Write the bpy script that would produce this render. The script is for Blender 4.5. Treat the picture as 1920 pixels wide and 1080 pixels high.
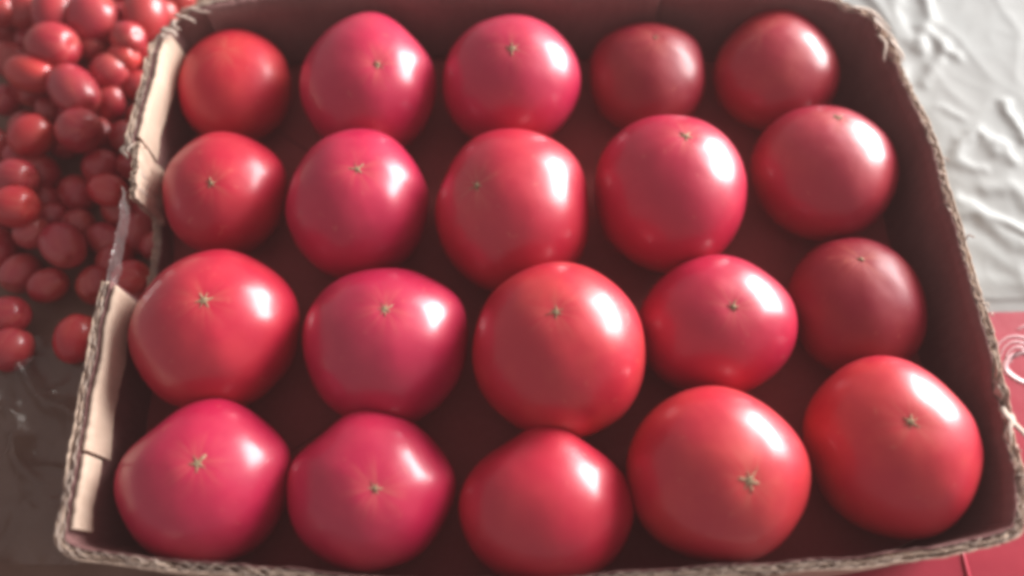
import bpy, bmesh, math, random
from mathutils import Vector, Matrix, noise
sc = bpy.context.scene
for o in list(bpy.data.objects):
    bpy.data.objects.remove(o)

# ------------------------------------------------------------------ camera
R = ((0.99974, 0.02074, -0.00991), (-0.02298, 0.90209, -0.43093), (0.0, 0.43105, 0.90233))
cd = bpy.data.cameras.new('camera'); cam = bpy.data.objects.new('camera', cd)
sc.collection.objects.link(cam)
cam.matrix_world = Matrix.Translation((0, 0, 0.485)) @ Matrix(R).to_4x4()
cd.sensor_width = 36; cd.lens = 28.125; cd.clip_start = 0.01; cd.clip_end = 100
cd.dof.use_dof = True; cd.dof.focus_distance = 0.45; cd.dof.aperture_fstop = 2.0
sc.camera = cam

# ------------------------------------------------------------------ ambient room light, window light, exposure
w = bpy.data.worlds.new('World'); sc.world = w; w.use_nodes = True
bg = w.node_tree.nodes['Background']
bg.inputs['Color'].default_value = (1.0, 0.89, 0.89, 1); bg.inputs['Strength'].default_value = 0.37
ld = bpy.data.lights.new('window_light', 'AREA'); ld.shape = 'RECTANGLE'
ld.size = 1.75; ld.size_y = 1.5; ld.energy = 262; ld.color = (1.0, 0.985, 0.97)
lo = bpy.data.objects.new('window_light', ld); sc.collection.objects.link(lo)
tgt = Vector((0.0, 0.22, 0.06)); ldir = Vector((0.76, 0.48, 0.25)).normalized()
lo.location = tgt + ldir * 3.0
lo.rotation_euler = (-ldir).to_track_quat('-Z', 'Y').to_euler()

# added unseen fill lamp near the window lamp, gives highlights a soft halo
wd_ = bpy.data.lights.new('halo_fill', 'AREA'); wd_.shape = 'RECTANGLE'
wd_.size = 2.8; wd_.size_y = 1.7; wd_.energy = 75; wd_.color = (1.0, 0.95, 0.92)
wo = bpy.data.objects.new('halo_fill', wd_); sc.collection.objects.link(wo)
wdir = Vector((0.74, 0.50, 0.30)).normalized()
wo.location = tgt + wdir * 3.05; wo.rotation_euler = (-wdir).to_track_quat('-Z', 'Y').to_euler()

sc.view_settings.view_transform = 'Standard'; sc.view_settings.look = 'None'
sc.view_settings.exposure = 0.0; sc.view_settings.gamma = 1.0
sc.view_settings.use_curve_mapping = False
sc.render.engine = 'CYCLES'
sc.cycles.pixel_filter_type = 'BLACKMAN_HARRIS'; sc.cycles.filter_width = 4.2
sc.cycles.use_denoising = True
sc.cycles.max_bounces = 8

# ------------------------------------------------------------------ helpers
COL = sc.collection
def mesh_obj(name, verts, faces, mat, parent=None, smooth=True):
    me = bpy.data.meshes.new(name); me.from_pydata(verts, [], faces); me.update()
    if smooth:
        for p in me.polygons: p.use_smooth = True
    me.materials.append(mat)
    o = bpy.data.objects.new(name, me); COL.objects.link(o)
    if parent: o.parent = parent
    return o
def tag(o, label=None, cat=None, group=None, kind=None):
    if label: o['label'] = label
    if cat: o['category'] = cat
    if group: o['group'] = group
    if kind: o['kind'] = kind
    return o
def empty(name, loc=(0, 0, 0)):
    o = bpy.data.objects.new(name, None); COL.objects.link(o); o.location = loc
    o.empty_display_size = 0.02
    return o
def N(x, y=0.0, z=0.0): return noise.noise(Vector((x, y, z)))

class NT:
    def __init__(s, name):
        s.m = bpy.data.materials.new(name); s.m.use_nodes = True
        s.t = s.m.node_tree; s.b = s.t.nodes['Principled BSDF']
    def n(s, typ, **kw):
        nd = s.t.nodes.new(typ)
        for k, v in kw.items():
            if k in nd.inputs: nd.inputs[k].default_value = v
            else: setattr(nd, k, v)
        return nd
    def l(s, a, b): s.t.links.new(a, b)
    def ramp(s, fac, stops):
        r = s.n('ShaderNodeValToRGB'); e = r.color_ramp.elements
        while len(e) < len(stops): e.new(0.5)
        for i, (p, c) in enumerate(stops): e[i].position = p; e[i].color = (*c, 1)
        s.l(fac, r.inputs[0]); return r.outputs[0]
    def mix(s, fac, a, b, mode='MIX'):
        x = s.n('ShaderNodeMix', data_type='RGBA', blend_type=mode)
        for sock, v in ((x.inputs[0], fac), (x.inputs[6], a), (x.inputs[7], b)):
            if hasattr(v, 'node'): s.l(v, sock)
            elif isinstance(v, (int, float)): sock.default_value = v
            else: sock.default_value = (*v, 1)
        return x.outputs[2]
    def math(s, op, a, b=None):
        x = s.n('ShaderNodeMath', operation=op)
        for i, v in enumerate((a, b)):
            if v is None: continue
            if hasattr(v, 'node'): s.l(v, x.inputs[i])
            else: x.inputs[i].default_value = v
        return x.outputs[0]
    def noise(s, vec, scale, detail=3.0, rough=0.55):
        x = s.n('ShaderNodeTexNoise', Scale=scale, Detail=detail, Roughness=rough)
        if vec is not None: s.l(vec, x.inputs['Vector'])
        return x.outputs['Fac']
    def bump(s, h, strength, dist):
        b = s.n('ShaderNodeBump', Strength=strength, Distance=dist); s.l(h, b.inputs['Height'])
        s.l(b.outputs[0], s.b.inputs['Normal'])
    def set(s, **kw):
        for k, v in kw.items(): s.b.inputs[k.replace('_', ' ')].default_value = v

def tomato_material():
    t = NT('tomato_skin')
    oi = t.n('ShaderNodeObjectInfo'); tc = t.n('ShaderNodeTexCoord')
    off = t.n('ShaderNodeVectorMath', operation='ADD'); t.l(tc.outputs['Object'], off.inputs[0])
    sc3 = t.n('ShaderNodeVectorMath', operation='SCALE'); t.l(oi.outputs['Location'], sc3.inputs[0]); sc3.inputs['Scale'].default_value = 7.0
    t.l(sc3.outputs[0], off.inputs[1]); v = off.outputs[0]
    big = t.noise(v, 30, 4.0)
    col = t.mix(t.ramp(big, [(0.42, (0, 0, 0)), (0.64, (1, 1, 1))]), oi.outputs['Color'], t.mix(1.0, oi.outputs['Color'], (1.14, 2.8, 1.25), 'MULTIPLY'))
    col = t.mix(0.15, col, oi.outputs['Color'])
    # streaks running out from the blossom end (local +Z)
    sep = t.n('ShaderNodeSeparateXYZ'); t.l(tc.outputs['Object'], sep.inputs[0])
    rad = t.math('SQRT', t.math('ADD', t.math('MULTIPLY', sep.outputs[0], sep.outputs[0]), t.math('MULTIPLY', sep.outputs[1], sep.outputs[1])))
    ang = t.math('ARCTAN2', sep.outputs[1], sep.outputs[0])
    cmb = t.n('ShaderNodeCombineXYZ'); t.l(t.math('MULTIPLY', ang, 1.6), cmb.inputs[0]); t.l(t.math('MULTIPLY', rad, 18.0), cmb.inputs[1]); t.l(oi.outputs['Random'], cmb.inputs[2])
    st = t.noise(cmb.outputs[0], 2.2, 3.0)
    top = t.math('GREATER_THAN', sep.outputs[2], 0.0)
    near = t.math('MULTIPLY', top, t.ramp(rad, [(0.0, (1, 1, 1)), (0.019, (0, 0, 0))]))
    fac = t.math('MULTIPLY', near, t.ramp(st, [(0.42, (0, 0, 0)), (0.75, (1, 1, 1))]))
    col = t.mix(t.math('MULTIPLY', fac, 0.6), col, (0.55, 0.17, 0.11))
    # little pale flecks
    fl = t.noise(v, 190, 1.0)
    col = t.mix(t.math('MULTIPLY', t.ramp(fl, [(0.70, (0, 0, 0)), (0.80, (1, 1, 1))]), 0.22), col, (0.62, 0.20, 0.13))
    t.l(col, t.b.inputs['Base Color'])
    rn = t.noise(v, 60, 3.0)
    mr = t.n('ShaderNodeMapRange', **{'To Min': 0.40, 'To Max': 0.56}); t.l(rn, mr.inputs[0]); t.l(mr.outputs[0], t.b.inputs['Roughness'])
    t.set(Coat_Roughness=0.25, Specular_IOR_Level=0.34, Subsurface_Weight=0.10, Subsurface_Scale=0.006)
    t.l(oi.outputs['Alpha'], t.b.inputs['Coat Weight'])      # how waxy each skin is
    t.b.inputs['Subsurface Radius'].default_value = (1.0, 0.25, 0.15)
    t.bump(t.noise(v, 45, 2.0), 0.10, 0.004)
    return t.m

def board_material(name, c1, c2, rough=0.85):
    t = NT(name); tc = t.n('ShaderNodeTexCoord'); v = tc.outputs['Object']
    mp = t.n('ShaderNodeMapping'); t.l(v, mp.inputs[0]); mp.inputs['Scale'].default_value = (1, 1, 0.25)
    a = t.noise(mp.outputs[0], 320, 4.0); b = t.noise(v, 28, 3.0)
    col = t.mix(a, c1, c2)
    col = t.mix(t.math('MULTIPLY', t.ramp(b, [(0.45, (0, 0, 0)), (0.75, (1, 1, 1))]), 0.4), col, tuple(x * 0.62 for x in c1))
    t.l(col, t.b.inputs['Base Color']); t.set(Roughness=rough, Specular_IOR_Level=0.2)
    t.bump(a, 0.35, 0.0006)
    return t.m

M = {}
M['gap_shade'] = board_material('gap_shade_maroon', (0.32, 0.06, 0.06), (0.38, 0.085, 0.085))  # dark red that stands for the shade in the gaps between tomatoes
M['tomato'] = tomato_material()
M['liner'] = board_material('kraft_liner', (0.50, 0.37, 0.28), (0.62, 0.48, 0.38))
M['inner'] = board_material('inner_liner', (0.19, 0.09, 0.085), (0.25, 0.135, 0.125))  # board darkened, the shade inside the carton put into its colour
M['flute'] = board_material('kraft_flute', (0.42, 0.33, 0.27), (0.56, 0.46, 0.39))
M['torn'] = board_material('torn_paper_fibre', (0.44, 0.35, 0.29), (0.58, 0.48, 0.41))

t = NT('blossom_scar'); tc = t.n('ShaderNodeTexCoord')
t.l(t.ramp(t.noise(tc.outputs['Object'], 500, 2.0), [(0.35, (0.20, 0.12, 0.06)), (0.65, (0.46, 0.36, 0.22))]), t.b.inputs['Base Color']); t.set(Roughness=0.8)
M['scar'] = t.m

t = NT('pale_plastic_sheet'); tc = t.n('ShaderNodeTexCoord')
n1 = t.noise(tc.outputs['Object'], 9, 4.0)
t.l(t.ramp(n1, [(0.3, (0.245, 0.252, 0.242)), (0.7, (0.285, 0.305, 0.298))]), t.b.inputs['Base Color'])
t.set(Roughness=0.6, Specular_IOR_Level=0.3); t.bump(t.noise(tc.outputs['Object'], 70, 4.0), 0.08, 0.003)
M['sheet'] = t.m

t = NT('dark_ground_cloth'); tc = t.n('ShaderNodeTexCoord')
n1 = t.noise(tc.outputs['Object'], 16, 5.0)
t.l(t.ramp(n1, [(0.3, (0.12, 0.075, 0.052)), (0.7, (0.20, 0.135, 0.10))]), t.b.inputs['Base Color'])
t.set(Roughness=0.7, Specular_IOR_Level=0.3); t.bump(t.noise(tc.outputs['Object'], 40, 5.0), 0.5, 0.004)
M['ground'] = t.m

t = NT('red_printed_card'); tc = t.n('ShaderNodeTexCoord')
n1 = t.noise(tc.outputs['Object'], 30, 4.0)
t.l(t.ramp(n1, [(0.3, (0.30, 0.010, 0.030)), (0.7, (0.36, 0.018, 0.040))]), t.b.inputs['Base Color'])
t.set(Roughness=0.33, Coat_Weight=0.4, Coat_Roughness=0.28); t.bump(n1, 0.12, 0.004)
M['redcard'] = t.m
t = NT('white_print'); t.set(Base_Color=(0.58, 0.36, 0.38, 1), Roughness=0.35)
M['print'] = t.m

def clear_mat(name, tint, gloss, rough, amount):
    t = NT(name); t.t.nodes.remove(t.b)
    tr = t.n('ShaderNodeBsdfTransparent'); tr.inputs[0].default_value = (*tint, 1)
    gl = t.n('ShaderNodeBsdfGlossy'); gl.inputs['Roughness'].default_value = rough; gl.inputs[0].default_value = (*gloss, 1)
    df = t.n('ShaderNodeBsdfDiffuse'); df.inputs[0].default_value = (*gloss, 1)
    m0 = t.n('ShaderNodeMixShader'); m0.inputs[0].default_value = 0.2; t.l(gl.outputs[0], m0.inputs[1]); t.l(df.outputs[0], m0.inputs[2])
    lw = t.n('ShaderNodeLayerWeight', Blend=0.35)
    mr = t.n('ShaderNodeMapRange', **{'To Min': amount, 'To Max': min(1, amount + 0.6)}); t.l(lw.outputs['Fresnel'], mr.inputs[0])
    mx = t.n('ShaderNodeMixShader'); t.l(mr.outputs[0], mx.inputs[0]); t.l(tr.outputs[0], mx.inputs[1]); t.l(m0.outputs[0], mx.inputs[2])
    t.l(mx.outputs[0], t.t.nodes['Material Output'].inputs[0])
    return t.m
M['tape'] = clear_mat('clear_tape', (0.95, 0.93, 0.92), (0.9, 0.88, 0.86), 0.2, 0.22)
M['film'] = clear_mat('clear_film', (0.94, 0.92, 0.90), (0.8, 0.78, 0.74), 0.30, 0.05)

# ------------------------------------------------------------------ ground
def smooth_grid(name, x0, x1, y0, y1, nx, ny, zf, mat):
    vs = []; fs = []
    for j in range(ny + 1):
        for i in range(nx + 1):
            x = x0 + (x1 - x0) * i / nx; y = y0 + (y1 - y0) * j / ny
            vs.append((x, y, zf(x, y)))
    for j in range(ny):
        for i in range(nx):
            a = j * (nx + 1) + i; fs.append((a, a + 1, a + nx + 2, a + nx + 1))
    return mesh_obj(name, vs, fs, mat)

tag(smooth_grid('ground', -0.9, 0.9, -0.4, 1.2, 60, 60, lambda x, y: -0.004 + 0.001 * N(x * 9, y * 9), M['ground']), kind='structure')

# crumpled pale plastic sheet on the right: fold ridges (polyline, height, half width)
FOLDS = [
 ([(0.3181,0.2911),(0.3307,0.2821),(0.3432,0.2732),(0.3622,0.2622),(0.40,0.245)], .009, .0045),
 ([(0.3121,0.2830),(0.3327,0.2740),(0.3438,0.2600),(0.3597,0.2500)], .006, .0035),
 ([(0.3403,0.448),(0.3466,0.4396),(0.346,0.4288),(0.3563,0.4206)], .006, .0035),
 ([(0.3201,0.50),(0.3191,0.4568),(0.3195,0.4402)], .007, .005),
 ([(0.3502,0.50),(0.3438,0.4618),(0.334,0.4481),(0.326,0.43)], .009, .005),
 ([(0.3308,0.3246),(0.3396,0.3431),(0.3507,0.3549),(0.3565,0.3475),(0.3635,0.3308)], .007, .004),
 ([(0.38,0.3738),(0.3809,0.3566),(0.3825,0.3421)], .008, .0035),
 ([(0.365,0.3426),(0.3707,0.3353),(0.3712,0.3237)], .007, .0035),
 ([(0.3257,0.3978),(0.3412,0.4183),(0.3494,0.4341)], .005, .004),
 ([(0.3257,0.3201),(0.3404,0.3175),(0.3485,0.3187)], .004, .003),
 ([(0.3418,0.3017),(0.3595,0.3035),(0.3699,0.2877)], .005, .004),
 ([(0.3272,0.4373),(0.3144,0.4189),(0.3066,0.4034)], .006, .004),
 ([(0.303,0.50),(0.3086,0.457),(0.3111,0.4404),(0.305,0.42)], .008, .005),
 ([(0.3275,0.3725),(0.3415,0.3648)], .003, .003),
 ([(0.29,0.47),(0.296,0.44),(0.292,0.41)], .007, .005),
 ([(0.32,0.262),(0.335,0.25),(0.35,0.235)], .003, .006),
 ([(0.31,0.232),(0.33,0.225),(0.36,0.228)], .002, .005),
]
def fold_h(x, y):
    h = 0.0
    for pts, amp, wd in FOLDS:
        best = 1e9
        for (ax, ay), (bx, by) in zip(pts, pts[1:]):
            dx, dy = bx - ax, by - ay; L2 = dx * dx + dy * dy
            u = max(-0.15, min(1.15, ((x - ax) * dx + (y - ay) * dy) / L2)); u = max(0, min(1, u))
            d = math.hypot(x - ax - u * dx, y - ay - u * dy)
            if d < best: best = d
        if best < wd * 4: h += 0.26 * amp * math.exp(-(best / (1.25 * wd)) ** 2)
    return h
def sheet_z(x, y):
    wx = x + 0.006 * N(x * 35, y * 35, 3) + 0.002 * N(x * 110, y * 110, 3); wy = y + 0.006 * N(x * 35, y * 35, 9) + 0.002 * N(x * 110, y * 110, 9)
    h = fold_h(wx, wy) if (x > 0.26 and y > 0.2) else 0
    r = 1 - abs(N(x * 22 + 5, y * 16, 1)); r2 = 1 - abs(N(x * 48, y * 40 + 7, 4))
    h += 0.0006 * r ** 6 + 0.0002 * r2 ** 5 + 0.0025 * (N(x * 10, y * 10, 2) + 1) * 0.5
    return h if y > 0.215 else h * max(0.0, min(1, (y - 0.19) / 0.03)) * 0.6
sh = smooth_grid('plastic_sheet', 0.0, 0.62, -0.12, 0.80, 330, 480, sheet_z, M['sheet'])
tag(sh, 'pale grey crumpled plastic sheet spread on the ground right of the carton', 'plastic sheet')

# clear film wrinkled on the dark ground at lower left
def film_z(x, y):
    r = 1 - abs(N(x * 26, y * 20, 11)); r2 = 1 - abs(N(x * 60 + 3, y * 44, 5))
    return 0.004 + 0.014 * r ** 5 + 0.004 * r2 ** 4
tag(smooth_grid('plastic_film', -0.42, -0.245, 0.06, 0.20, 120, 100, film_z, M['film']),
    'wrinkled clear plastic film on dark ground left of the carton', 'plastic film')

# ------------------------------------------------------------------ red printed card under the front right corner
rc = empty('printed_card', (0.28, 0.05, 0.0)); tag(rc, 'flat red printed card with white curved lines under the carton front right corner', 'card')
def slab(x0, x1, y0, y1, z0, z1, bev=0.0008):
    bm = bmesh.new(); bmesh.ops.create_cube(bm, size=1)
    for v in bm.verts:
        v.co = Vector(((x0 + x1) / 2 + v.co.x * (x1 - x0), (y0 + y1) / 2 + v.co.y * (y1 - y0), (z0 + z1) / 2 + v.co.z * (z1 - z0)))
    bmesh.ops.bevel(bm, geom=list(bm.edges), offset=bev, segments=2, affect='EDGES')
    return bm
def bm_obj(name, bm, mat, parent=None, smooth=False):
    me = bpy.data.meshes.new(name); bm.to_mesh(me); bm.free(); me.materials.append(mat)
    for p in me.polygons: p.use_smooth = smooth
    o = bpy.data.objects.new(name, me); COL.objects.link(o)
    if parent:
        o.parent = parent; o.matrix_parent_inverse = Matrix.Translation(-Vector(parent.location))
    return o
pan = bm_obj('panel', slab(0.06, 0.46, -0.12, 0.204, 0.0035, 0.0065), M['redcard'], rc)
def ribbon(pts, wd, z=0.0069, n=14):
    P = [Vector((*p, 0)) for p in pts]; Q = []
    for i in range(len(P) - 1):
        p0 = P[max(i - 1, 0)]; p1 = P[i]; p2 = P[i + 1]; p3 = P[min(i + 2, len(P) - 1)]
        for k in range(n):
            u = k / n
            Q.append(0.5 * ((2 * p1) + (p2 - p0) * u + (2 * p0 - 5 * p1 + 4 * p2 - p3) * u * u + (3 * p1 - p0 - 3 * p2 + p3) * u ** 3))
    Q.append(P[-1]); vs = []; fs = []
    for i, q in enumerate(Q):
        tn = (Q[min(i + 1, len(Q) - 1)] - Q[max(i - 1, 0)]).normalized(); nn = Vector((-tn.y, tn.x, 0))
        ww = wd * (0.35 + 0.65 * math.sin(math.pi * min(1, max(0, (i + .5) / len(Q)))) ** 0.6)
        a = q + nn * ww; b = q - nn * ww
        vs += [(a.x, a.y, z), (b.x, b.y, z), (a.x, a.y, z - .0003), (b.x, b.y, z - .0003)]
        if i: k = 4 * i; fs += [(k - 4, k - 3, k + 1, k), (k - 2, k, k + 2, k - 2)[:3], (k - 4, k, k + 2, k - 2), (k - 3, k - 1, k + 3, k + 1)]
    return vs, fs
def add_ribbon(pts, wd):
    vs, fs = ribbon(pts, wd); o = mesh_obj('print_line', vs, fs, M['print'], rc)
    o.matrix_parent_inverse = Matrix.Translation(-Vector(rc.location))
for k in range(4):
    s = 0.0032 * k
    add_ribbon([(0.3120 + s * .9, 0.1745 - s * .6), (0.3165 + s * .6, 0.1815 - s), (0.3245 + s * .3, 0.1862 - s * 1.1), (0.3330, 0.1858 - s * 1.25), (0.342, 0.181 - s * 1.1)], 0.0006)
add_ribbon([(0.3315, 0.1915), (0.338, 0.1935), (0.350, 0.192)], 0.0006)
add_ribbon([(0.345, 0.1745), (0.332, 0.1755), (0.3225, 0.1730), (0.3175, 0.1688), (0.3160, 0.1638), (0.3206, 0.1581), (0.3265, 0.1551), (0.336, 0.1535)], 0.0017)
cr = mesh_obj('crease', *ribbon([(0.2592, 0.056), (0.2588, 0.035), (0.258, 0.0)], 0.0016, 0.0072), M['redcard'], rc)
cr.matrix_parent_inverse = Matrix.Translation(-Vector(rc.location))

# ------------------------------------------------------------------ corrugated carton
ZR, ZBOT = 0.080, 0.0085
RIM = [(-0.2231,0.4006),(-0.226,0.3821),(-0.2272,0.3465),(-0.2293,0.317),(-0.2292,0.2948),(-0.2282,0.2715),(-0.2246,0.2491),(-0.224,0.2294),(-0.223,0.2036),(-0.2239,0.1856),(-0.2235,0.1603),(-0.2222,0.1304),(-0.2209,0.1023),(-0.2206,0.0809),(-0.2199,0.0655),(-0.2176,0.0599),(-0.2107,0.0563),(-0.1946,0.053),(-0.1606,0.0487),(-0.1012,0.0435),(-0.0653,0.0398),(0.0008,0.0363),(0.0493,0.0381),(0.0879,0.0404),(0.1292,0.0418),(0.1552,0.0427),(0.1761,0.0439),(0.2053,0.0467),(0.2298,0.0506),(0.2451,0.0538),(0.2514,0.0585),(0.2567,0.0725),(0.2604,0.0939),(0.2618,0.1107),(0.2634,0.131),(0.2646,0.1553),(0.2653,0.1808),(0.2657,0.2077),(0.2654,0.2324),(0.2652,0.2621),(0.265,0.2975),(0.2616,0.3182),(0.2599,0.3396),(0.2586,0.3641),(0.254,0.3826),(0.244,0.3946),(0.2344,0.4006),(0.2194,0.4072),(0.1698,0.4157),(0.1119,0.42),(0.0098,0.4243),(-0.0852,0.4255),(-0.1361,0.4237),(-0.1683,0.4195),(-0.1929,0.4143),(-0.2116,0.407)]
def catmull(P, step):
    out = []; n = len(P)
    for i in range(n):
        p0, p1, p2, p3 = (Vector(P[(i + k) % n]) for k in (-1, 0, 1, 2))
        m = 12; 
        for k in range(m):
            u = k / m
            out.append((0.5 * ((2 * p1) + (p2 - p0) * u + (2 * p0 - 5 * p1 + 4 * p2 - p3) * u * u + (3 * p1 - p0 - 3 * p2 + p3) * u ** 3), i + u))
    # resample evenly
    res = []; acc = 0.0; nxt = 0.0
    for j in range(len(out)):
        (a, ia), (b, ib) = out[j], out[(j + 1) % len(out)]
        if ib < ia: ib += n
        L = (b - a).length
        while nxt <= acc + L and L > 0:
            u = (nxt - acc) / L; res.append((a.lerp(b, u), (ia + (ib - ia) * u) % n, nxt)); nxt += step
        acc += L
    return res
PATH = catmull(RIM, 0.00105)
NP = len(PATH)
pos = [p[0] for p in PATH]; idx = [p[1] for p in PATH]; arc = [p[2] for p in PATH]
nrm = []
for i in range(NP):
    tn = (pos[(i + 6) % NP] - pos[i - 6]).normalized(); nrm.append(Vector((tn.y, -tn.x)))
CORN = [(0.2514, 0.0585), (-0.2176, 0.0599), (0.250, 0.388), (-0.2231, 0.4006)]
def inset(p):
    d = min(math.hypot(p.x - c[0], p.y - c[1]) for c in CORN)
    return 0.002 + 0.009 * math.exp(-(d / 0.035) ** 2)
ins = [inset(p) for p in pos]
def notch(i):
    """the torn-open hand hole in the left wall: 1 inside, 0 outside"""
    p = pos[i]
    if p.x > -0.2: return 0.0
    a = max(0, min(1, (0.297 - p.y) / 0.003)); b = max(0, min(1, (p.y - 0.203) / 0.003))
    return a * b
def top_z(i, layer):
    s = arc[i]; p = pos[i]
    z = ZR + 0.0016 * N(s * 14, 1.3) + 0.0009 * N(s * 60, layer * 3.1) + 0.0007 * N(s * 260, layer * 7.7)
    tear = max(0.0, N(s * 33, layer * 1.7 + 20) - 0.28); z -= 0.016 * tear
    chip = max(0.0, N(s * 130, layer * 2.9 + 40) - 0.45); z -= 0.010 * chip
    dr = math.hypot(p.x - 0.258, p.y - 0.37)                     # crushed back right corner
    z -= 0.007 * math.exp(-(dr / 0.03) ** 2) * (0.5 + N(s * 90, layer * 5.0))
    dl = math.hypot(p.x + 0.222, p.y - 0.398); z -= 0.010 * math.exp(-(dl / 0.012) ** 2)
    db = math.hypot(p.x - 0.262, p.y - 0.105); z -= 0.006 * math.exp(-(db / 0.03) ** 2) * (0.5 + N(s * 120, layer * 3.0))
    k = notch(i)
    return z * (1 - k) + (0.030 + 0.003 * N(s * 200, layer * 4.0)) * k
def wall_xy(i, off, z):
    u = (z - ZBOT) / (ZR - ZBOT)
    o = off - ins[i] * (1 - u) + 0.0012 * N(arc[i] * 40, z * 30, 6) 
    q = pos[i] + nrm[i] * o
    return q.x, q.y
def strip(rng, offf, layer, thick, depth, rows):
    vs = []; fs = []; m = 2 * (rows + 1)
    for a, i in enumerate(rng):
        zt = top_z(i, layer); zb = ZBOT if depth is None else max(ZBOT, zt - (depth(i) if callable(depth) else depth)); o = offf(i)
        col = []
        for r in range(rows + 1):
            z = zb + (zt - zb) * r / rows
            fr = 0.0
            if r == rows: fr = 0.0006 * N(arc[i] * 170, layer * 9.1, 2)
            x, y = wall_xy(i, o - thick / 2 + fr, z); x2, y2 = wall_xy(i, o + thick / 2 + fr, z)
            col.append(((x, y, z), (x2, y2, z)))
        vs += [c[0] for c in col] + [c[1] for c in reversed(col)]
        if a:
            b0 = (a - 1) * m; b1 = a * m
            for r in range(m - 1): fs.append((b0 + r, b1 + r, b1 + r + 1, b0 + r + 1))
    L = len(rng)
    for b in (0, (L - 1) * m):
        fs.append(tuple(range(b, b + m)))
    return vs, fs
def merge(parts):
    V = []; F = []
    for vs, fs in parts:
        k = len(V); V += vs; F += [tuple(x + k for x in f) for f in fs]
    return V, F
H = 0.0024
carton = empty('cardboard_carton', (0.02, 0.22, 0.0075))
tag(carton, 'open corrugated cardboard carton with torn rim holding twenty large tomatoes', 'carton')
INV = Matrix.Translation(-Vector(carton.location))
def sect(a, b):
    if a < b: return [i for i in range(NP) if a <= idx[i] <= b]
    k = [i for i in range(NP) if idx[i] >= a]; return k + [i for i in range(NP) if idx[i] <= b]
for nm, a, b in (('left_wall', 0, 15.5), ('front_wall', 15.5, 30), ('right_wall', 30, 44.5), ('back_wall', 44.5, 55.9999)):
    rng = sect(a, b); nxt = (rng[-1] + 1) % NP; rng = rng + [nxt]
    parts = [strip(rng, lambda i: H, 3, 0.0006, None, 7), strip(rng, lambda i: 0.0, 2, 0.0005, 0.03, 3)]
    wl = mesh_obj(nm, *merge(parts), M['liner'], carton); wl.matrix_parent_inverse = INV
    def fl(sign, ph):
        return lambda i: sign * H / 2 + (H / 2 - 0.0005) * math.sin(2 * math.pi * arc[i] / 0.0078 + ph + 1.2 * N(arc[i] * 25, ph)) 
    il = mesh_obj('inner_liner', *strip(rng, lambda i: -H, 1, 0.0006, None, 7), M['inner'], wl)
    f = merge([strip(rng, fl(-1, 0.0), 4, 0.0004, 0.028, 3), strip(rng, fl(1, 1.7), 5, 0.0004, 0.028, 3)])
    fo = mesh_obj('flute', *f, M['flute'], wl); 
# bottom panel
bv = [(*wall_xy(i, -0.001, ZBOT), 0.0080) for i in range(0, NP, 6)]
tv = [(x, y, 0.0112) for x, y, z in bv]
n = len(bv)
bo = mesh_obj('bottom_panel', bv + tv, [tuple(range(n))[::-1], tuple(range(n, 2 * n))] + [(i, (i + 1) % n, n + (i + 1) % n, n + i) for i in range(n)], M['liner'], carton, smooth=False)
bo.matrix_parent_inverse = INV
lp = []  # dark sheet added over the floor so the gaps look shaded
for i in range(0, NP, 6):
    x, y = wall_xy(i, -0.0034, ZBOT + 0.004); lp.append((x, y))
n = len(lp)
lv = [(x, y, 0.0124) for x, y in lp] + [(x * 0.97, 0.22 + (y - 0.22) * 0.97, 0.0122) for x, y in lp] + [(0.02, 0.22, 0.0122)]
pl = mesh_obj('gap_shade_sheet', lv, [(i, (i + 1) % n, n + (i + 1) % n, n + i) for i in range(n)] + [(n + i, n + (i + 1) % n, 2 * n) for i in range(n)], M['gap_shade'], carton)
pl.matrix_parent_inverse = INV
# inner flap lapped against the back wall
rng = [i for i in range(NP) if pos[i].y > 0.39 and -0.20 < pos[i].x < 0.112]
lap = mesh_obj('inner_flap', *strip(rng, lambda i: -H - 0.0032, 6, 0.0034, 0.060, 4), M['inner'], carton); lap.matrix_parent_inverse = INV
# pale inner flap folded down along the top of the left wall
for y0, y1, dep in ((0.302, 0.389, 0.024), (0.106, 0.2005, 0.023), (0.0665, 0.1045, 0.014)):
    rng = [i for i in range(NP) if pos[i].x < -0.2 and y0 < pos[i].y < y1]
    fo = mesh_obj('folded_flap', *strip(rng, lambda i: -H - 0.0030 - 0.0012 * N(arc[i] * 30, 2), 1, 0.0022, lambda i: dep + 0.003 * N(arc[i] * 45, 5), 4), M['liner'], carton); fo.matrix_parent_inverse = INV
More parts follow.
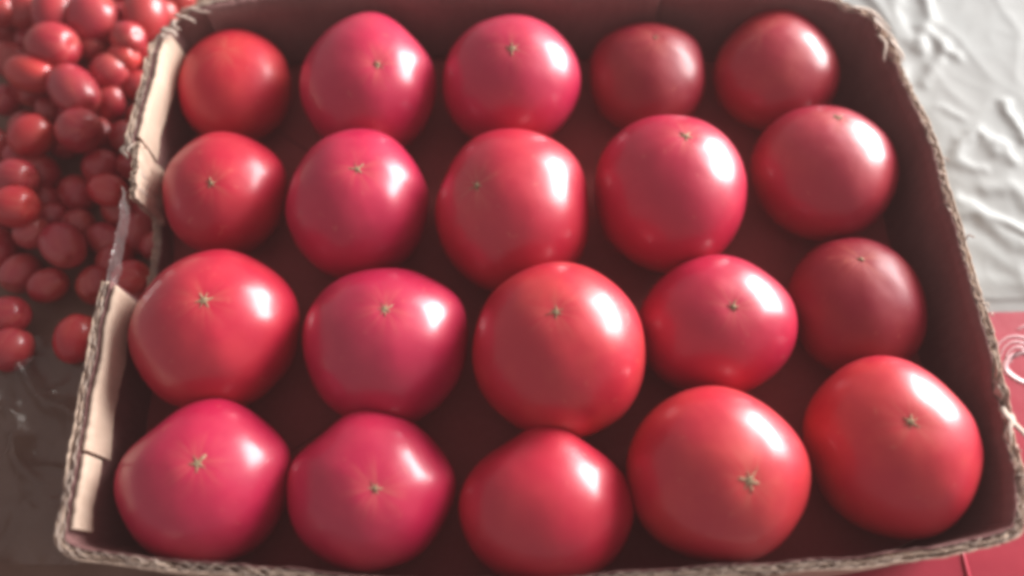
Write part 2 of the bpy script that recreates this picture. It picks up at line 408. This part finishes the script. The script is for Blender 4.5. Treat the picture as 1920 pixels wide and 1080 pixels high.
# piece of the left wall bent inward at the hand hole
def board(cs, thick, name, waves=6):
    """cs: four corners (top a, top b, bottom b, bottom a) of the inner face"""
    A, B, C2, D = (Vector(c) for c in cs); nn = (B - A).cross(D - A).normalized()
    if nn.x < 0: nn = -nn
    nu, nv = 26, 14; vs = []; fs = []
    def pt(u, v, k):
        p = A.lerp(B, u).lerp(D.lerp(C2, u), v)
        e = 0.0022 * N(u * 7, v * 7, 3) + 0.0012 * N(u * 25, v * 25, k)
        return p - nn * (k * thick) + (D - A).normalized() * (0.0014 * N(u * 30, k * 5.0) if v < 0.01 else 0) + (B - A).normalized() * (0.0016 * N(v * 30, k * 3.0, 8) if u in (0.0, 1.0) else 0) + nn * e
    out = []
    for k0, k1 in ((0, 0.1), (0.45, 0.55), (0.9, 1.0)):
        g = []
        for k in (k0, k1):
            for j in range(nv + 1):
                for i in range(nu + 1): g.append(tuple(pt(i / nu, j / nv, k)))
        s = (nu + 1) * (nv + 1); ff = []
        q = lambda i, j, t: t * s + j * (nu + 1) + i
        for j in range(nv):
            for i in range(nu):
                ff.append((q(i, j, 0), q(i + 1, j, 0), q(i + 1, j + 1, 0), q(i, j + 1, 0))); ff.append((q(i, j, 1), q(i, j + 1, 1), q(i + 1, j + 1, 1), q(i + 1, j, 1)))
        for i in range(nu): ff.append((q(i, 0, 0), q(i, 0, 1), q(i + 1, 0, 1), q(i + 1, 0, 0))); ff.append((q(i, nv, 0), q(i + 1, nv, 0), q(i + 1, nv, 1), q(i, nv, 1)))
        for j in range(nv): ff.append((q(0, j, 0), q(0, j + 1, 0), q(0, j + 1, 1), q(0, j, 1))); ff.append((q(nu, j, 0), q(nu, j, 1), q(nu, j + 1, 1), q(nu, j + 1, 0)))
        out.append((g, ff))
    o = mesh_obj(name, *merge(out), M['liner'], carton); o.matrix_parent_inverse = INV
    fl = []
    for c0 in (0.28, 0.72):
        g = []; ff = []; m = waves * 8
        for i in range(m + 1):
            u = i / m; k = c0 + 0.16 * math.sin(2 * math.pi * waves * u)
            for v in (0.0, 0.5, 1.0): g.append(tuple(pt(u, v, k)))
            if i:
                b = 3 * i
                ff += [(b - 3, b, b + 1, b - 2), (b - 2, b + 1, b + 2, b - 1)]
        fl.append((g, ff))
    f = mesh_obj('flute', *merge(fl), M['flute'], o)
    return o
board([(-0.2225, 0.2985, 0.080), (-0.2200, 0.2610, 0.075), (-0.2180, 0.2640, 0.036), (-0.2195, 0.2985, 0.036)], 0.0036, 'bent_flap')
# torn slivers of liner paper hanging at the corners
random.seed(5)
def sliver(p, d, ln, wd, curl, name='torn_strip'):
    vs = []; fs = []; p = Vector(p); d = Vector(d).normalized(); side = d.cross(Vector((0.2, 0.1, 1))).normalized(); m = 8
    for k in range(m + 1):
        u = k / m; c = p + d * ln * u + Vector((0, 0, 1)) * (curl * math.sin(u * 3.0)) + side * (0.0012 * math.sin(u * 7 + p.x * 900))
        w_ = wd * (1 - u) ** 0.6 + 0.0001
        a = c + side * w_; b = c - side * w_; tt = Vector((0, 0, 0.00035))
        vs += [tuple(a + tt), tuple(b + tt), tuple(b - tt), tuple(a - tt)]
        if k:
            q = 4 * k
            for e in range(4): fs.append((q - 4 + e, q - 4 + (e + 1) % 4, q + (e + 1) % 4, q + e))
    fs += [(0, 1, 2, 3)]
    o = mesh_obj(name, vs, fs, M['torn'], carton); o.matrix_parent_inverse = INV
for p, d, ln, wd, cu in [((-0.218, 0.402, 0.079), (0.8, -0.5, 0.1), 0.020, 0.0016, 0.004), ((-0.219, 0.399, 0.078), (0.5, -0.9, 0), 0.012, 0.0022, 0.002),
        ((-0.213, 0.405, 0.080), (1, -0.25, 0.1), 0.022, 0.0012, 0.003), ((-0.224, 0.391, 0.079), (0.75, -0.55, 0), 0.014, 0.0026, 0.002), ((-0.226, 0.385, 0.079), (0.9, -0.5, 0.1), 0.012, 0.0018, 0.002),
        ((0.240, 0.398, 0.080), (0.6, -0.8, 0.1), 0.030, 0.0022, 0.004), ((0.250, 0.388, 0.079), (0.4, -0.9, 0.0), 0.028, 0.0016, 0.003), ((0.253, 0.376, 0.077), (-0.1, -1, 0.1), 0.026, 0.0018, 0.004), ((0.257, 0.372, 0.079), (0.15, -1, 0.1), 0.024, 0.0020, 0.003),
        ((0.2585, 0.118, 0.081), (0.35, -1, 0.05), 0.030, 0.0022, 0.002), ((0.262, 0.116, 0.080), (-0.3, -0.9, 0.1), 0.018, 0.0018, 0.003), 
        ((-0.232, 0.2975, 0.078), (0.2, -1, -0.2), 0.010, 0.0022, 0.001), ((-0.228, 0.299, 0.078), (0.1, -1, 0.1), 0.008, 0.0016, 0.002)]:
    sliver(p, d, ln, wd, cu)
# fibres roughing the cut edge of the right wall
for k in range(22):
    i = random.choice([j for j in range(NP) if 31.5 < idx[j] < 44])
    p = pos[i] + nrm[i] * random.uniform(-0.003, 0.003)
    sliver((p.x, p.y, top_z(i, 1) - 0.0005), (random.uniform(-0.5, 0.9), random.uniform(-1, 0.2), random.uniform(0.0, 0.4)), random.uniform(0.003, 0.006), random.uniform(0.0004, 0.0009), 0.001, 'torn_fibre')
# clear tape bridging the hand hole
vs = []; fs = []
rng = [i for i in range(NP) if pos[i].x < -0.2 and 0.193 < pos[i].y < 0.266]
for a, i in enumerate(rng):
    for r in range(9):
        u = r / 8; z = 0.0815 - 0.012 * u + 0.0012 * N(arc[i] * 50, 3)
        o = 0.0005 - H * 0.4 + 0.0016 * N(arc[i] * 110, u * 3, 7) + 0.0008 * N(arc[i] * 330, u * 5, 2)
        x, y = wall_xy(i, o, z); vs.append((x, y, z))
    if a:
        for r in range(8): b0 = (a - 1) * 9 + r; fs.append((b0, b0 + 9, b0 + 10, b0 + 1))
tp = mesh_obj('clear_tape', vs, fs, M['tape'], carton); tp.matrix_parent_inverse = INV

# ------------------------------------------------------------------ big tomatoes
EX = Vector((R[0][0], R[1][0], R[2][0])); EY = Vector((R[0][1], R[1][1], R[2][1]))
TOM = {
(1,1): ((-0.1840,0.3703,0.0423),(0.0382,0.0424,0.0323),(0.057,0.148,0.987),0,[(90,0.023,40),(-60,0.023,40)]),
(1,2): ((-0.0891,0.3587,0.0522),(0.0442,0.0491,0.0425),(0.292,-0.292,0.911),1,[(86,0.098,24),(12,0.057,26),(165,0.046,30),(48,-0.023,20)]),
(1,3): ((0.0072,0.3618,0.0521),(0.0470,0.0461,0.0423),(0.025,-0.157,0.987),1,[(140,-0.023,30),(20,0.023,30)]),
(1,4): ((0.1030,0.3726,0.0414),(0.0401,0.0445,0.0313),(0.081,0.303,0.949),1,[(35,0.069,24),(150,0.034,30),(95,-0.034,30)]),
(1,5): ((0.1926,0.3731,0.0436),(0.0431,0.0441,0.0336),(-0.426,0.276,0.862),0,[(84,0.115,28),(140,-0.046,28),(10,0.023,25)]),
(2,1): ((-0.1777,0.2802,0.0458),(0.0374,0.0415,0.0359),(0.094,-0.352,0.931),1,[(25,0.069,25),(150,0.034,40),(95,0.011,30)]),
(2,2): ((-0.0911,0.2663,0.0518),(0.0438,0.0486,0.0421),(0.159,0.008,0.987),1,[(80,0.046,35),(160,-0.023,25),(0,0.023,30)]),
(2,3): ((0.0054,0.2578,0.0555),(0.0478,0.0531,0.0459),(-0.439,-0.142,0.887),1,[(38,0.057,25),(-35,0.057,25),(95,0.011,30),(150,-0.034,25)]),
(2,4): ((0.1054,0.2690,0.0545),(0.0467,0.0519,0.0449),(0.081,0.303,0.949),1,[(35,0.046,30),(150,0.034,40),(90,-0.011,30)]),
(2,5): ((0.2091,0.2878,0.0466),(0.0449,0.0468,0.0367),(0.053,0.505,0.862),1,[(15,0.046,30),(165,0.034,35)]),
(3,1): ((-0.1680,0.1824,0.0526),(0.0465,0.0477,0.0429),(0.158,0.017,0.987),1,[(20,0.046,28),(95,0.023,30),(140,-0.029,22),(185,0.034,30)]),
(3,2): ((-0.0687,0.1715,0.0522),(0.0466,0.0469,0.0425),(0.112,0.112,0.987),1,[(28,0.069,25),(150,0.057,30),(90,-0.023,35),(-90,0.034,30)]),
(3,3): ((0.0300,0.1625,0.0573),(0.0490,0.0494,0.0477),(-0.075,0.075,0.994),1,[(90,0.023,40),(-50,0.034,30)]),
(3,4): ((0.1230,0.1795,0.0496),(0.0469,0.0406,0.0398),(0.043,-0.097,0.994),1,[(84,0.081,30),(20,0.046,25),(150,-0.046,30)]),
(3,5): ((0.2133,0.1943,0.0414),(0.0402,0.0445,0.0313),(-0.115,0.541,0.833),1,[(60,0.023,40)]),
(4,1): ((-0.1628,0.0953,0.0494),(0.0441,0.0429,0.0396),(0.209,0.033,0.977),1,[(82,0.069,24),(18,0.057,22),(178,0.081,22),(130,-0.046,20),(-60,0.034,25)]),
(4,2): ((-0.0739,0.0886,0.0485),(0.0435,0.0415,0.0387),(0.213,-0.155,0.965),1,[(95,0.069,26),(135,-0.034,18),(165,0.057,22),(10,0.057,22)]),
(4,3): ((0.0196,0.0761,0.0482),(0.0445,0.0398,0.0384),(0.202,0.950,0.237),1,[(88,0.172,22),(170,0.057,28),(10,0.057,28),(50,-0.006,18)]),
(4,4): ((0.1098,0.0914,0.0536),(0.0476,0.0448,0.0439),(0.143,-0.280,0.949),1,[(100,0.057,35),(15,0.034,28),(160,-0.023,25),(-60,0.034,30)]),
(4,5): ((0.2093,0.1057,0.0518),(0.0439,0.0487,0.0421),(-0.148,0.057,0.987),1,[(-12,0.081,24),(100,0.046,30),(50,-0.023,25),(160,0.034,30),(-70,0.023,30)]),
}
PINK = (0.45, 0.006, 0.044); ROSE = (0.46, 0.008, 0.056); RED = (0.47, 0.008, 0.036); ORANGE = (0.50, 0.014, 0.036); DEEP = (0.26, 0.009, 0.026)  # right-column tones (DEEP, two reds below) carry the right wall's shade
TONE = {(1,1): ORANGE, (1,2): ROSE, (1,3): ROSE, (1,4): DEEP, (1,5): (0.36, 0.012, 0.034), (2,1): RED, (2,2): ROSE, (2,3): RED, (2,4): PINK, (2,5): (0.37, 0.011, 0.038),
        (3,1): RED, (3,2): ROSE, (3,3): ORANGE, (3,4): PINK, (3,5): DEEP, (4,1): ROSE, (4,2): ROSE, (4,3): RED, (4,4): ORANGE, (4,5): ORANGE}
DZ = {(3,3): .004, (4,4): .004, (3,4): -.001, (4,3): .002}
TL = {
(1,1): 'orange-red dull tomato in the back left corner of the carton',
(1,2): 'pink-red tomato with pointed top, second from left in the back row',
(1,3): 'rosy tomato with scar near its top, middle of the back row',
(1,4): 'small dark dull tomato with flat top, second from right in back row',
(1,5): 'domed tomato without visible scar in the back right corner of the carton',
(2,1): 'leftmost tomato of the second row from the back, beside the bent cardboard flap',
(2,2): 'rounded pink-red tomato, second from left in the second row from the back',
(2,3): 'tomato with dark spot and tall white highlight, middle of second row from the back',
(2,4): 'broad glossy tomato with scar near its top, second row from back, fourth from left',
(2,5): 'wide flattened tomato beside the right wall, second row from the back',
(3,1): 'large tomato with tan scar beside the left wall, third row from the back',
(3,2): 'squarish pink tomato with large white highlight, third row, second from left',
(3,3): 'large round orange-red tomato in the middle of the third row from the back',
(3,4): 'glossy crimson tomato in the third row from the back, fourth from left',
(3,5): 'small dark shaded tomato beside the right wall, third row from the back',
(4,1): 'angular pink-red tomato in the front left corner of the carton',
(4,2): 'pink-red tomato with peaked top, second from left in the front row',
(4,3): 'tomato with protruding tip at its top, middle of the front row',
(4,4): 'large orange-red tomato with brown star scar, front row, fourth from left',
(4,5): 'largest orange-red tomato in the front right corner of the carton'}
def axes_for(z, seed):
    z = Vector(z).normalized(); x = Vector((math.cos(seed), math.sin(seed), 0.1)); x = (x - z * x.dot(z)).normalized()
    return Matrix((x, z.cross(x), z)).transposed()
def build_tomato(key, c, rad, sd, vis, bumps):
    rng = random.Random(key[0] * 17 + key[1])
    A = axes_for(sd, rng.uniform(0, 6)); Ai = A.transposed()
    bd = [((math.cos(math.radians(a)) * EX + math.sin(math.radians(a)) * EY).normalized(), am, wd) for a, am, wd in bumps]
    zl = Vector(sd).normalized(); ph = rng.uniform(0, 6); nl = rng.choice((5, 5, 6, 7))
    def rad_at(d):                                   # d: unit world direction -> distance to the skin
        k = 1 / math.sqrt((d.x / rad[0]) ** 2 + (d.y / rad[1]) ** 2 + (d.z / rad[2]) ** 2); g = 1.0
        for b, am, wd in bd:
            an = math.degrees(math.acos(max(-1, min(1, d.dot(b))))); g += am * math.exp(-(an / wd) ** 2)
        l = Ai @ d; th = math.degrees(math.acos(max(-1, min(1, l.z)))); az = math.atan2(l.y, l.x)
        g += 0.008 * math.sin(nl * az + ph) * math.sin(math.radians(th)) ** 2
        g -= 0.022 * math.exp(-(th / 9.0) ** 2) * vis
        g += 0.010 * N(d.x * 2.2 + key[0] * 5, d.y * 2.2 + key[1] * 5, d.z * 2.2) + 0.0035 * N(d.x * 5 + key[1] * 3, d.y * 5 + key[0] * 3, d.z * 5)
        return k * g
    nu, nv = 72, 44; vs = []; fs = []
    for j in range(1, nv):
        th = math.pi * (j / nv)
        for i in range(nu):
            p = 2 * math.pi * i / nu; l = Vector((math.sin(th) * math.cos(p), math.sin(th) * math.sin(p), math.cos(th)))
            vs.append(tuple(l * rad_at(A @ l)))
    vs.append(tuple(Vector((0, 0, 1)) * rad_at(A @ Vector((0, 0, 1))))); vs.append(tuple(Vector((0, 0, -1)) * rad_at(A @ Vector((0, 0, -1)))))
    for j in range(nv - 2):
        for i in range(nu): a = j * nu + i; b = j * nu + (i + 1) % nu; fs.append((a, a + nu, b + nu, b))
    tp_, bt = len(vs) - 2, len(vs) - 1
    for i in range(nu): fs.append((tp_, i, (i + 1) % nu)); b = (nv - 2) * nu; fs.append((bt, b + (i + 1) % nu, b + i))
    o = mesh_obj('tomato', vs, fs, M['tomato'])
    o.matrix_world = Matrix.Translation(Vector(c) + Vector((0, 0, DZ.get(key, 0)))) @ A.to_4x4()
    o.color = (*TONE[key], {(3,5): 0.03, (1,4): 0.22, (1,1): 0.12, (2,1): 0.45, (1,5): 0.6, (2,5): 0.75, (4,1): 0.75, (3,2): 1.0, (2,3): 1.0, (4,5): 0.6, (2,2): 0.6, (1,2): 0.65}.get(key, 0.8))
    tag(o, TL[key], 'tomato', 'large tomatoes in the carton')
    if vis:
        big = {(3,1): 1.3, (4,1): 1.3, (4,4): 1.45, (4,5): 1.2, (1,3): 1.2, (3,2): 1.1, (2,3): 0.9, (3,5): 0.8, (1,4): 0.7}.get(key, 1.0)
        sv = []; sf = []; m = 40; rings = (0.0, 0.35, 0.7, 1.0)
        prof = []
        nr = rng.choice((5, 6, 7)); p0 = rng.uniform(0, 6)
        for i in range(m):
            p = 2 * math.pi * i / m
            spike = max(0, math.cos(nr * p / 1.0 + p0 + 0.8 * math.sin(p * 2 + p0))) ** 3
            prof.append((0.0018 + 0.0042 * spike * rng.uniform(0.6, 1.2)) * big)
        for q in rings:
            for i in range(m):
                p = 2 * math.pi * i / m; rr = prof[i] * q; l = Vector((rr * math.cos(p), rr * math.sin(p), 0.042)).normalized()
                lift = 0.0006 * (1 - q) + 0.00012 - 0.0005 * (q == 1.0) + 0.0004 * rng.uniform(-1, 1) * (0 < q < 1)
                sv.append(tuple(l * (rad_at(A @ l) + lift)))
        for q in range(len(rings) - 1):
            for i in range(m): a = q * m + i; b = q * m + (i + 1) % m; sf.append((a, a + m, b + m, b))
        mesh_obj('blossom_scar', sv, sf, M['scar'], o)
    return o
for k, (c, rad, sd, vis, bumps) in TOM.items(): build_tomato(k, c, rad, sd, vis, bumps)

# ------------------------------------------------------------------ small tomatoes heaped on the left
def small_tomato(x, y, z, r, lab, el=1.12, ang=0.0, tilt=1.2, tone=(0.42, 0.016, 0.020), grp='small tomatoes heaped left of the carton', dent=0.0, seed=0):
    rng = random.Random(seed * 31 + 7); nu, nv = 28, 18; vs = []; fs = []
    for j in range(nv + 1):
        th = math.pi * j / nv
        for i in range(nu):
            p = 2 * math.pi * i / nu
            d = Vector((math.sin(th) * math.cos(p), math.sin(th) * math.sin(p), math.cos(th)))
            g = r * (1 + 0.03 * N(d.x * 1.5 + seed, d.y * 1.5, d.z * 1.5) - 0.14 * math.exp(-(th / 0.32) ** 2) - dent * math.exp(-((d - Vector((0.8, 0, 0.6))).length / 0.5) ** 2))
            vs.append((d.x * g, d.y * g, d.z * g * el))
    for j in range(nv):
        for i in range(nu): a = j * nu + i; b = j * nu + (i + 1) % nu; fs.append((a, a + nu, b + nu, b))
    o = mesh_obj('small_tomato', vs, fs, M['tomato'])
    o.location = (x, y, z); o.rotation_euler = (0, tilt, ang); o.color = (*tone, 0.75)
    return tag(o, lab, 'small tomato', grp)
O2 = (0.45, 0.014, 0.026); P2 = (0.36, 0.014, 0.032); B2 = (0.37, 0.022, 0.042); D2 = (0.34, 0.013, 0.026)
CH = [
(-0.3702,0.4532,0.035,0.0124,'small red tomato cut by the left edge at the top left corner',1.1,0,1.2,P2,0),
(-0.3554,0.4578,0.030,0.0147,'dim small tomato near the top left corner beside the bright upright one',1.1,.5,1.2,D2,0),
(-0.3261,0.4447,0.040,0.0165,'bright upright small tomato with highlight at the top edge of the heap',1.25,1.5,1.3,P2,0),
(-0.3006,0.4422,0.035,0.0195,'largest small tomato with dull pinkish skin at the top of the heap',1.1,.6,1.0,B2,0),
(-0.2660,0.4515,0.030,0.0165,'small red tomato touching the back left corner of the carton',1.25,1.4,1.3,P2,0),
(-0.3209,0.4125,0.040,0.0175,'round small tomato with clear highlight in the middle of the upper heap',1.12,-.2,1.3,P2,0),
(-0.3350,0.3926,0.035,0.0140,'elongated small tomato with bright highlight at its right tip, upper left',1.45,-.35,1.45,O2,0),
(-0.3012,0.3765,0.035,0.0160,'long curved small tomato lying diagonally in the heap',1.6,-.9,1.45,B2,.14),
(-0.2716,0.4240,0.035,0.0122,'small glossy tomato just left of the torn corner of the carton',1.1,-.3,1.0,P2,0),
(-0.2756,0.4124,0.028,0.0110,'small tomato half hidden below the glossy one beside the carton corner',1.1,0,1.2,O2,0),
(-0.2854,0.4015,0.025,0.0130,'dim brownish small tomato right of the long curved one',1.15,.7,1.1,B2,0),
(-0.3031,0.4257,0.025,0.0115,'dark small tomato sunk between the largest one and the carton',1.1,0,1.0,D2,0),
(-0.3250,0.3417,0.030,0.0140,'small tomato with pointed end left of the dented one',1.2,.8,1.3,O2,0),
(-0.2895,0.3417,0.035,0.0155,'dented small tomato with a deep crease in its face',1.1,-.5,.9,P2,.22),
(-0.3275,0.3067,0.030,0.0136,'small tomato at the left edge just above the brightest round one',1.15,-.2,1.2,P2,0),
(-0.2647,0.2972,0.028,0.0112,'orange-red small tomato lying alone just left of the carton hand hole',1.3,-.45,1.45,O2,0),
(-0.3185,0.2812,0.035,0.0142,'brightest round small tomato at the left edge with a white highlight',1.1,-.2,1.2,O2,0),
(-0.3137,0.2704,0.020,0.0110,'dull small tomato directly below the brightest round one',1.1,.2,1.2,B2,0),
(-0.2909,0.2601,0.020,0.0138,'dull tapering small tomato pointing down right below the heap',1.35,-.9,1.4,B2,0),
(-0.2982,0.2343,0.013,0.0112,'dark purplish small tomato lying in shade on the ground',1.2,.4,1.4,D2,0),
(-0.3187,0.2126,0.014,0.0126,'upper of two small tomatoes at the left edge below the heap',1.15,.1,1.3,P2,0),
(-0.3107,0.1896,0.014,0.0132,'lower of two small tomatoes at the left edge below the heap',1.1,1.2,1.3,P2,0),
(-0.2714,0.1962,0.014,0.0132,'small orange-red tomato half hidden behind the front end of the left wall',1.25,1.3,1.3,O2,0),
(-0.2385,0.2325,0.026,0.0112,'small tomato with white highlight seen through the hand hole under the tape',1.1,0,1.2,O2,0),
(-0.2345,0.2640,0.010,0.0098,'dim small tomato in the hand hole beside the bent flap',1.1,.5,1.2,D2,0),
]
for k, (x, y, z, r, lab, el, ang, tilt, tone, dent) in enumerate(CH): small_tomato(x, y, z, r, lab, el, ang, tilt, tone, dent=dent, seed=k)
# deeper ones that fill the heap
FILL = []
SHORT = ['the one cut by the top left edge', 'the dim one near the top left corner', 'the bright upright one at the top', 'the largest dull pinkish one', 'the one touching the back left corner',
 'the round highlighted one in the upper heap', 'the elongated one with bright tip', 'the long curved one', 'the glossy one by the torn corner', 'the half hidden one by the corner', 'the brownish one beside the curved one',
 'the dark one sunk by the largest', 'the pointed one', 'the dented creased one', 'the one above the brightest round one', 'the orange-red one by the hand hole', 'the brightest round one at left',
 'the dull one below the brightest', 'the dull tapering one', 'the dark purplish one', 'the upper left-edge one', 'the lower left-edge one', 'the one behind the left wall', 'the one under the tape', 'the one by the bent flap']
random.seed(11); placed = [(c[0], c[1], c[2], c[3]) for c in CH]
FILL.append((-0.2400, 0.2300, 0.007, 0.0105, 'just below ' + SHORT[23]))
placed.append((-0.2400, 0.2300, 0.007, 0.0105)); cnt = 0
for tries in range(6000):
    x = random.uniform(-0.43, -0.243); y = random.uniform(0.235, 0.52)
    if random.random() < (0.96 if y < 0.28 else 0.3): continue
    z = 0.012 if y > 0.31 else 0.007
    r = random.uniform(0.0105, 0.0135)
    if all((x - a) ** 2 + (y - b) ** 2 + (z - c) ** 2 > (0.80 * (r + q)) ** 2 for a, b, c, q in placed):
        v = Vector((x, y, z - 0.485)); cx = v.dot(EX); cy = v.dot(EY); cz = -v.dot(EX.cross(EY))
        px, py = 960 + 1500 * cx / cz, 540 - 1500 * cy / cz
        placed.append((x, y, z, r))
        if px < -20 or py < -20: continue
        # where it lies against the nearest of the tomatoes on top
        bst = min(range(len(CH)), key=lambda q: (CH[q][0] - x) ** 2 + (CH[q][1] - y) ** 2)
        dx, dy = x - CH[bst][0], y - CH[bst][1]
        side = ('just right of' if dx > 0 else 'just left of') if abs(dx) > abs(dy) else ('just above' if dy > 0 else 'just below')
        FILL.append((x, y, z, r, side + ' ' + SHORT[bst]))
from collections import Counter
cn = Counter(f[4] for f in FILL)
for cnt, (x, y, z, r, where) in enumerate(FILL):
    lab = 'dim sunken small tomato ' + where if cn[where] == 1 else 'dim small tomato, one of several ' + where
    small_tomato(x, y, z, r, lab, random.uniform(1.05, 1.3), random.uniform(0, 6), random.uniform(0.6, 1.6), random.choice((D2, P2, D2, B2)), 'dim small tomatoes deep in the heap', seed=100 + cnt)

# ------------------------------------------------------------------ tinted air volume added to imitate the veil of a smeared lens
bm = bmesh.new(); bmesh.ops.create_cube(bm, size=1)
for v in bm.verts: v.co = Vector((v.co.x * 2.0, 0.4 + v.co.y * 1.9, -0.225 + v.co.z * 1.55))
hm = bpy.data.materials.new('lens_veil_volume'); hm.use_nodes = True; nt = hm.node_tree
nt.nodes.remove(nt.nodes['Principled BSDF'])
pv = nt.nodes.new('ShaderNodeVolumePrincipled'); pv.inputs['Color'].default_value = (1.0, 0.55, 0.53, 1); pv.inputs['Density'].default_value = 0.042
nt.links.new(pv.outputs[0], nt.nodes['Material Output'].inputs['Volume'])
hz = bm_obj('lens_veil', bm, hm); tag(hz, 'thin tinted air added to imitate a smeared-lens veil over the carton', 'lens_veil', kind='stuff')
